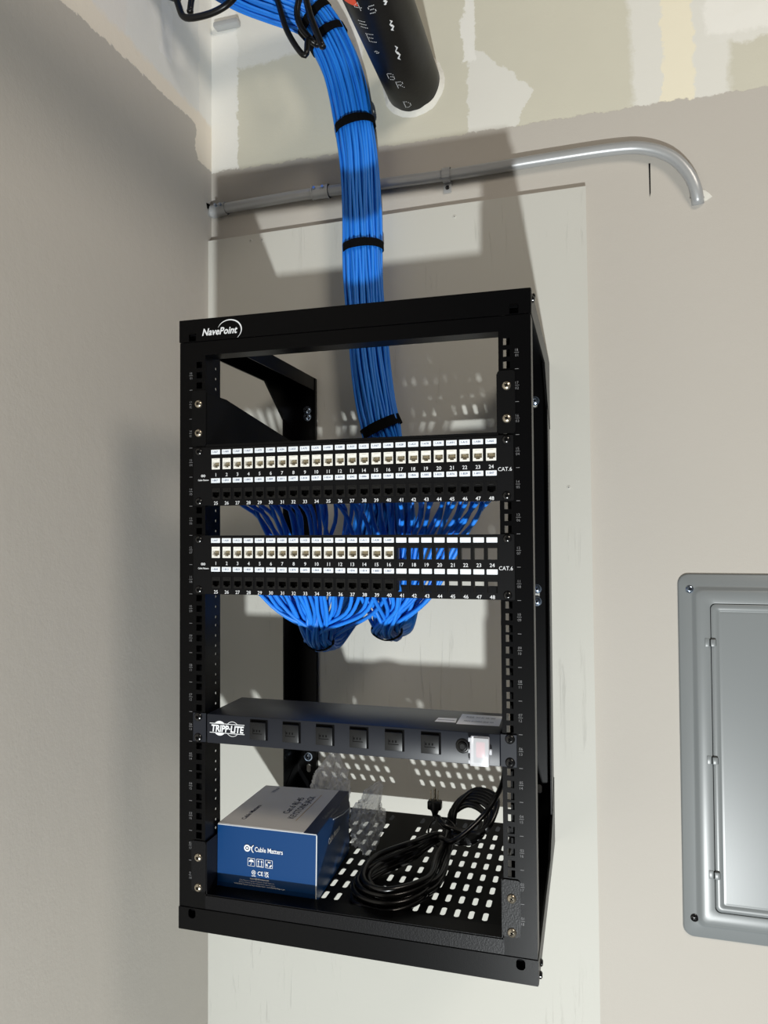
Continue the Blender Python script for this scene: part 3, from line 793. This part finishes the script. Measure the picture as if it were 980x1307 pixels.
mb = MB(); quadslab(mb, [Z(RL, bz0), Z(RR, bz0), Z(RR, bz1), Z(RL, bz1)], M_BOXBLUE, .8); quadslab(mb, [Z(FL0, bz0), Z(FR0, bz0), Z(RR, bz0), Z(RL, bz0)], M_BOXBLUE, .5); mb.build('rear_wall', bx)
mb = MB()
e0, e1 = Z(FR, bz1), Z(FR0, bz0)
mb.tube([e0 + Vector((.2, -.2, 0)), e1 + Vector((.2, -.2, 0))], .9, M_CARD, 5)
mb.tube([Z(FL, bz1) + Vector((0, -.3, .8)), Z(FR, bz1) + Vector((0, -.3, .8))], .8, M_CARD, 5)
mb.build('worn_edge', bx)
lz = bz1 + 1.6
k0 = FL.lerp(FR, .873); k1 = RL.lerp(RR, .885)
mb = MB(); quadslab(mb, [Z(FL, lz + .6), Z(k0, lz + .6), Z(k1, lz + .3), Z(RL, lz + .3)], M_BOXGREY, 1.2); quadslab(mb, [Z(k0, lz + .6), Z(FR, lz + .6), Z(RR, lz + .3), Z(k1, lz + .3)], M_NAVY, 1.2)
lid = mb.build('lid', bx)
# torn corner flap at the right side of the lid
mb = MB(); quadslab(mb, [Z(FR.lerp(RR, .35), lz), Z(FR.lerp(RR, .95), lz), Z(FR.lerp(RR, .93), lz) + Vector((5, 0, -22)), Z(FR.lerp(RR, .42), lz) + Vector((3, 0, -6))], M_NAVY, .6)
mb.tube([Z(FR.lerp(RR, .42), lz) + Vector((3.5, 0, -7)), Z(FR.lerp(RR, .7), lz) + Vector((5, 0, -18)), Z(FR.lerp(RR, .93), lz) + Vector((5.4, 0, -23))], .8, M_CARD, 5)
mb.build('side_flap', bx)
# print on the front
fu = (b_ - a_).normalized(); fv = (d_ - a_).normalized(); fn = fu.cross(fv); 
if fn.y > 0: fn = -fn
def fp(u, v, o=1.1): return a_ + fu * u + fv * v + fn * o
mb = MB()
def ringp(mb, c, r, w, m, n=20):
    c = Vector(c)
    vs_ = [];
    for i in range(n):
        a = 2 * PI * i / n; d = fu * math.cos(a) + fv * math.sin(a); vs_ += [c + d * r, c + d * (r - w)]
    mb.add(vs_, [(2 * i, 2 * i + 1, (2 * i + 3) % (2 * n), (2 * i + 2) % (2 * n)) for i in range(n)], m)
put_text(mb, 'Cable Matters', fp(62, 66), 6.8, M_PRINT, fu, fv, 0, .012, 46)
ringp(mb, fp(49.5, 69.5), 5.2, 2.2, M_PRINT); ringp(mb, fp(49.5, 69.5), 1.7, 1.6, M_PRINT, 10)
mb.tube([fp(61 + 4 * math.cos(t) * 1.0, 69.5 + 5.2 * math.sin(t), 1.1) for t in [math.radians(a) for a in range(100, 261, 20)]], .9, M_PRINT, 5)
mb.tube([fp(54, 72, 1.1), fp(57.5, 70.5, 1.1)], .9, M_PRINT, 5)
def sqr(u, v, s_, w=.6):
    for q in ((0, 0, s_, w), (0, s_ - w, s_, w), (0, 0, w, s_), (s_ - w, 0, w, s_)):
        mb.add([fp(u + q[0], v + q[1]), fp(u + q[0] + q[2], v + q[1]), fp(u + q[0] + q[2], v + q[1] + q[3]), fp(u + q[0], v + q[1] + q[3])], [(0, 1, 2, 3)], M_PRINT)
for k in range(3): sqr(50.5 + 14.5 * k, 43.5, 12)
mb.add([fp(56.5, 50)] + [fp(56.5 + 4 * math.cos(t), 49.5 + 4 * math.sin(t)) for t in [PI * i / 8 for i in range(9)]], [(0, i, i + 1) for i in range(1, 9)], M_PRINT)
mb.tube([fp(56.5, 50, 1.1), fp(56.5, 46.5, 1.1), fp(55.6, 45.6, 1.1), fp(54.6, 46.2, 1.1)], .4, M_PRINT, 4)
for x_ in (68.5, 73.5):
    mb.tube([fp(x_, 45.6, 1.1), fp(x_, 51, 1.1)], .5, M_PRINT, 4); mb.add([fp(x_ - 1.7, 51), fp(x_ + 1.7, 51), fp(x_, 53.8)], [(0, 1, 2)], M_PRINT)
mb.tube([fp(66.5, 45, 1.1), fp(75.5, 45, 1.1)], .35, M_PRINT, 4)
for k in range(3):
    a = math.radians(90 + 120 * k); mb.tube([fp(85.5 + 3.6 * math.cos(a + t), 49.2 + 3.6 * math.sin(a + t), 1.1) for t in (-.75, -.35, 0.05, .45)], 1.2, M_PRINT, 5)
ringp(mb, fp(60.5, 34.5), 3.4, .7, M_PRINT, 16); put_text(mb, 'UL', fp(60.5, 33), 3.2, M_PRINT, fu, fv, .5, .02); put_text(mb, 'LISTED', fp(60.5, 28.6), 1.6, M_PRINT, fu, fv, .5, .02)
put_text(mb, 'CE', fp(71.5, 31), 6, M_PRINT, fu, fv, .5, .01, 9); put_text(mb, 'UK', fp(82, 34.2), 3.4, M_PRINT, fu, fv, .5, .03); put_text(mb, 'CA', fp(82, 30), 3.4, M_PRINT, fu, fv, .5, .03)
put_text(mb, 'support@cablematters.com', fp(70, 24.2), 2.2, M_PRINT, fu, fv, .5, .03, 31)
put_text(mb, 'Cable Matters is a registered trademark of Cable Matters Inc.', fp(66, 20.6), 1.7, M_PRINT, fu, fv, .5, 0, 58)
put_text(mb, 'All other trademarks are the property of their respective owners', fp(66, 17.6), 1.7, M_PRINT, fu, fv, .5, 0, 60)
put_text(mb, 'WARNING: Cancer and Reproductive Harm - www.P65Warnings.ca.gov', fp(70, 14.4), 1.9, M_PRINT, fu, fv, .5, .01, 84)
mb.build('front_print', bx)
# print on the lid (reads from the right side)
mb = MB(); lu = (RL - FL).normalized(); lv = (FL - FR).normalized()
def lp(u, v): return Vector((FL.x, FL.y, lz + .75)) + lu * u - lv * v
put_text(mb, 'Cat 6 RJ-45', lp(95, 90), 10.5, M_INK, lu, lv, .5, .008, 70)
put_text(mb, 'KEYSTONE JACK', lp(92, 106), 10.5, M_INK, lu, lv, .5, .008, 96)
mb.add([lp(38, 112), lp(150, 112), lp(150, 113.4), lp(38, 113.4)], [(0, 1, 2, 3)], mat('gold rule', (190, 165, 130), .5))
put_text(mb, 'Cable Matters', lp(22, 34), 7, M_INK, lu, lv, 0, .02, 60)
put_text(mb, 'White', lp(140, 30), 7, M_BINK, lu, lv, 0, .0, 24)
mb.build('lid_print', lid)
mb = MB(); put_text(mb, 'Cable Matters', lp(56, 154) , 5.5, M_GPRINT, lu, lv, 0, .02, 44); put_text(mb, 'www.cablematters.com', lp(62, 160.5), 3, M_GPRINT, lu, lv, 0, 0, 50); mb.build('lid_strip_print', lid)
su = (RR - FR).normalized()
mb = MB(); put_text(mb, 'Cable Matters', Vector((FR.x, FR.y, 50)) + su * 58 + Vector((.9, 0, 0)), 9, M_PRINT, su, (0, 0, 1), 0, .02, 62)
mb.build('side_print', bx)

# =================================================================== PLASTIC BAGS
def bag(c, sx, sy, sz, seed, label, tops):
    bm = bmesh.new(); bmesh.ops.create_icosphere(bm, subdivisions=5, radius=1)
    for p in bm.verts:
        d = p.co.copy(); q = d * 1.6 + Vector((seed, seed * 2, 0))
        r = 1 + .38 * noise.noise(q) - .42 * abs(noise.noise(q * 2.3)) + .2 * abs(noise.noise(q * 5)) 
        v = Vector((d.x * sx, d.y * sy, d.z * sz)) * r
        for (tx, ty, tz, pw) in tops:
            tv = Vector((tx, ty, tz)); k = max(0, d.dot(tv.normalized())) ** pw
            v = v.lerp(tv, k * .95)
        p.co = v
    zmin = min(p.co.z for p in bm.verts)
    bm.verts.index_update()
    vs_ = [p.co + Vector((c[0], c[1], c[2] - zmin)) for p in bm.verts]; fs = [[p.index for p in f.verts] for f in bm.faces]; bm.free()
    mb = MB(); mb.add(vs_, fs, M_BAG); o = mb.build('plastic_bag', None, 180, origin=c)
    for p in o.data.polygons: p.use_smooth = (p.index % 3 != 0)
    return tag(o, label, 'plastic bag')
bag((-34, 215, -11.4), 22, 62, 44, 3.0, 'crumpled clear plastic bag lying against the right side of the carton', [(4, 42, 62, 10), (20, 38, 48, 14), (12, -30, -10, 16)])
bag((-118, 258, -11.4), 34, 30, 60, 8.0, 'crumpled clear plastic bag peaking up behind the carton', [(8, 10, 92, 8), (-30, 4, 42, 12)])

# =================================================================== NETWORK CABLES
CR = 3.35
centre = [(-420, -260, 1760), (-412, -60, 1712), (-398, 120, 1660), (-352, 262, 1630), (-278, 352, 1628), (-212, 403, 1618), (-172, 419, 1560), (-140, 421, 1480), (-122, 421, 1400), (-110, 421, 1310), (-106, 421, 1230),
          (-103, 421, 1150), (-101, 421, 1080), (-98, 420, 1010), (-93, 420, 940), (-86, 420, 870), (-75, 419, 800), (-64, 418, 745)]
C0 = [Vector(p) for p in centre]
def packed(n):
    pts = []
    for i in range(-9, 10):
        for j in range(-7, 8):
            x = (i + (j % 2) * .5) * CR * 2.12; y = j * CR * 1.84
            pts.append((x, y, math.hypot(x / 1.38, y)))
    pts.sort(key=lambda p: p[2]); return [(p[0], p[1]) for p in pts[:n]]
cab = []
for i in range(24):
    for r_ in (0, 1): cab.append((0, i, r_))
for i in range(16):
    for r_ in (0, 1): cab.append((1, i, r_))
slots = packed(len(cab)); rnd = random.Random(9); rnd.shuffle(slots)
T1 = Vector((-112, 185, 350)); T2 = Vector((9, 185, 372))
def centre_frame():
    path = spline(centre, 1e9 if False else 45); out = []
    for i, p in enumerate(path):
        t = (path[min(i + 1, len(path) - 1)] - path[max(i - 1, 0)]).normalized()
        side = t.cross(Vector((0, 1, 0)) if abs(t.y) < .8 else Vector((0, 0, 1))).normalized()
        out.append((p, t))
    return out
CF = centre_frame()
# parallel transport a frame down the bundle, ending with side = +x
fr = []; nrm = None
for p, t in reversed(CF):
    nrm = Vector((1, 0, 0)) if nrm is None else nrm
    nrm = (nrm - t * nrm.dot(t)).normalized(); fr.append((p, nrm.copy(), t.cross(nrm)))
fr.reverse()
for k, (pn, i, r_) in enumerate(cab):
    sx, sy = slots[k]
    ph = rnd.uniform(0, 6.28); pts = []
    for q, (p, a, bb) in enumerate(fr):
        w = 1.0; jx = 1.5 * math.sin(q * .8 + ph); jy = 1.2 * math.cos(q * .6 + ph * 2)
        pts.append(p + a * (sx * w + jx) + bb * (sy * w + jy))
    zr = (641.1 if r_ == 0 else 595.8) + (0 if pn == 0 else P2T - P1T); xj = port_x(i)
    T = T1 if (pn == 1 and (i < 10 or (i + r_) % 2)) or (pn == 0 and (i < 9 or (i < 13 and (i + r_) % 2))) else T2
    ox, oy = sx * .6, sy * .6
    # down the back, forward under the lower panel to the tie, then up to the jack
    jt = lambda a: rnd.uniform(-a, a)
    pts += [Vector((-50 + sx * 1.3 + (T.x + 40) * .12, 408 + sy, 640)), Vector((-44 + sx * 1.4 + (T.x + 30) * .3, 392 + sy, 540)), Vector((T.x * .55 - 14 + sx * 1.2, 352 + sy, 440)),
            Vector((T.x * .9 + sx * .8, 285 + sy * .8, 375 + sy * .3)), Vector((T.x + ox * 1.1, 228 + oy * .5, T.z - 8 + oy * .8)),
            Vector((T.x + ox, 190 + oy, T.z + 1 + oy * .25)), Vector((T.x + (xj - T.x) * .15 + ox * .9, 172 + oy * .9 , T.z + 20))]
    zl = 441.0
    xf = T.x + (xj - T.x) * (.78 if pn == 1 else .6)
    if pn == 1:
        pts += [Vector((T.x + (xj - T.x) * .60 + jt(4), 142 + oy * .7, T.z + (zl - T.z) * .6)), Vector((xf + (xj - xf) * .25 + jt(4), 105 + oy * .5, zl + 8 + jt(4)))]
        pts += [Vector((xj + (xf - xj) * .35, 70 + jt(8), zr - 14)), Vector((xj, 44, zr)), Vector((xj, 27, zr))]
    else:
        pts += [Vector((T.x + (xj - T.x) * .40 + jt(5), 150 + oy * .7, 436 + jt(4))), Vector((T.x + (xj - T.x) * .62 + jt(5), 132 + oy * .7, 512 + jt(8))),
                Vector((T.x + (xj - T.x) * .82 + jt(4), 108 + jt(6), 562 + jt(5)))]
        pts += [Vector((xj + (T.x - xj) * .06, 68 + jt(7), zr - 14)), Vector((xj, 44, zr)), Vector((xj, 27, zr))]
    mb = MB(); mb.tube(spline(pts, 13), CR, M_BLUE if k % 3 else M_BLUE2, 7)
    o = mb.build('network_cable', None, 180, origin=(sx - 64, 418 + sy, 745))
    if pn == 0: tag(o, 'blue network cable from the thick bundle, fanning out to the upper patch panel', 'cable', 'blue cables of the upper patch panel')
    else: tag(o, 'blue network cable from the thick bundle, ending at the lower patch panel', 'cable', 'blue cables of the lower patch panel')

# hook-and-loop wraps round the bundle and cords round the fans
def wrap(c, tn, rx_, ry_, h, label, name='cable_strap', side=(1, 0, 0)):
    c = Vector(c); tn = Vector(tn).normalized(); a = Vector(side); a = (a - tn * a.dot(tn)).normalized(); b = tn.cross(a); n = 48
    vs_ = []
    for i in range(n):
        t = 2 * PI * i / n; lump = 1 + .015 * math.sin(5 * t)
        d = (a * math.cos(t) * rx_ + b * math.sin(t) * ry_) * lump; e = d.normalized() * 2.0
        for kk, dd in ((-h, d), (h, d), (h, d + e), (-h, d + e)): vs_.append(c + dd + tn * kk)
    fs = []
    for i in range(n):
        for j in range(4): fs.append((i * 4 + j, i * 4 + (j + 1) % 4, ((i + 1) % n) * 4 + (j + 1) % 4, ((i + 1) % n) * 4 + j))
    mb = MB(); mb.add(vs_, fs, M_VELCRO)
    # overlapped free end
    t0 = -1.9
    p = [c + (a * math.cos(t0 + .12 * i) * (rx_ + 2.6) + b * math.sin(t0 + .12 * i) * (ry_ + 2.6)) for i in range(7)]
    vs2 = []; 
    for q in p:
        e = (q - c).normalized() * 1.6; vs2 += [q - tn * h, q + tn * h, q + tn * h + e, q - tn * h + e]
    fs2 = [(i * 4 + j, i * 4 + (j + 1) % 4, (i + 1) * 4 + (j + 1) % 4, (i + 1) * 4 + j) for i in range(6) for j in range(4)] + [(0, 1, 2, 3), (24, 25, 26, 27)]
    mb.add(vs2, fs2, M_VELCRO)
    return tag(mb.build(name, None, 60, origin=c), label, 'cable strap')
def at(zq):
    best = min(fr, key=lambda f: abs(f[0].z - zq)); i = fr.index(best); j = min(i + 1, len(fr) - 1); i = max(0, j - 2)
    lo = [f[0] for f in fr]
    for q in range(len(lo) - 1):
        if (lo[q].z - zq) * (lo[q + 1].z - zq) <= 0 and lo[q].z != lo[q + 1].z and q > 6:
            t = (lo[q].z - zq) / (lo[q].z - lo[q + 1].z); return lo[q].lerp(lo[q + 1], t), (lo[q] - lo[q + 1]).normalized()
    return best[0], (fr[i][0] - fr[j][0]).normalized()
RXb, RYb = 41.5, 31.5
for zq, lab, tilt in ((1606, 'black strap high on the bend of the blue bundle, beside the black pipe', 0), (1566, 'black strap just below the bend of the blue bundle', 0), (1372, 'black strap round the blue bundle just above the conduit', .02),
                      (1118, 'black strap round the blue bundle in front of the plywood board', 0), (748, 'black strap round the blue bundle seen inside the rack, above the patch panels', .22)):
    c, tn = at(zq); tn = (tn + Vector((-tilt, -tilt * .6, 0))).normalized()
    wrap(c, tn, RXb, RYb, 8 if zq > 800 else 10, lab)
wrap(T1 + Vector((0, 6, 1)), (0, .8, -.2), 25, 16.5, 3.5, 'black tie gathering the left fan of blue cables under the lower panel')
wrap(T2 + Vector((0, 6, 1)), (0, .8, -.2), 25, 16.5, 3.5, 'black tie gathering the right fan of blue cables under the lower panel')

# wire hooks that carry the bundle at the top
def hook(pts, r, label):
    mb = MB(); mb.tube(spline(pts, 6), r, M_BPLAS, 10)
    c = pts[-1]; mb.revolve(c, (0, 0, -1), [(r, -2), (r * 1.15, 0), (r, 3), (r * .4, 4.5)], M_BPLAS, 10)
    return tag(mb.build('cable_hook', None, 180, origin=pts[0]), label, 'cable hook')
hook([(-428, 236, 1640), (-427, 238, 1598), (-417, 240, 1560), (-407, 240, 1538), (-386, 240, 1531), (-346, 240, 1532), (-315, 240, 1541), (-299, 246, 1560), (-292, 262, 1600)], 6.5, 'black wire hook under the blue bundle at the left wall, left of the bend')
hook([(-388, 252, 1660), (-391, 250, 1600), (-395, 248, 1569), (-396, 246, 1550)], 6, 'short upright black wire stem beside the leftmost cable hook')
hook([(-472, 246, 1606), (-441, 248, 1590), (-424, 246, 1580)], 6.5, 'short black wire arm from the left wall to the leftmost cable hook')
hook([(-272, 345, 1668), (-261, 340, 1631), (-249, 340, 1593), (-237, 340, 1552), (-220, 340, 1517), (-200, 340, 1488), (-192, 341, 1490), (-192, 350, 1522), (-178, 362, 1518)], 6, 'black wire hook hanging in front of the blue bundle, left of the bend')
hook([(-186, 352, 1668), (-202, 350, 1632), (-216, 350, 1588), (-208, 352, 1553), (-188, 358, 1526)], 6.5, 'black curved wire hook between the hanging hook and the bend strap')
hook([(-196, 340, 1630), (-190, 336, 1594), (-182, 335, 1562), (-169, 334, 1526), (-155, 333, 1491)], 6.5, 'black wire hook nearest the bend strap, slanting over the blue bundle')
# galvanised bracket behind the bundle in the corner
mb = MB(); mb.bbox(-462, -402, 452, WY - .5, 1672, 1684, M_EMT, 3, 2)
tag(mb.build('metal_bracket', None, 35, origin=(-430, WY, 1672)), 'short galvanised bracket in the wall corner behind the blue bundle', 'bracket')
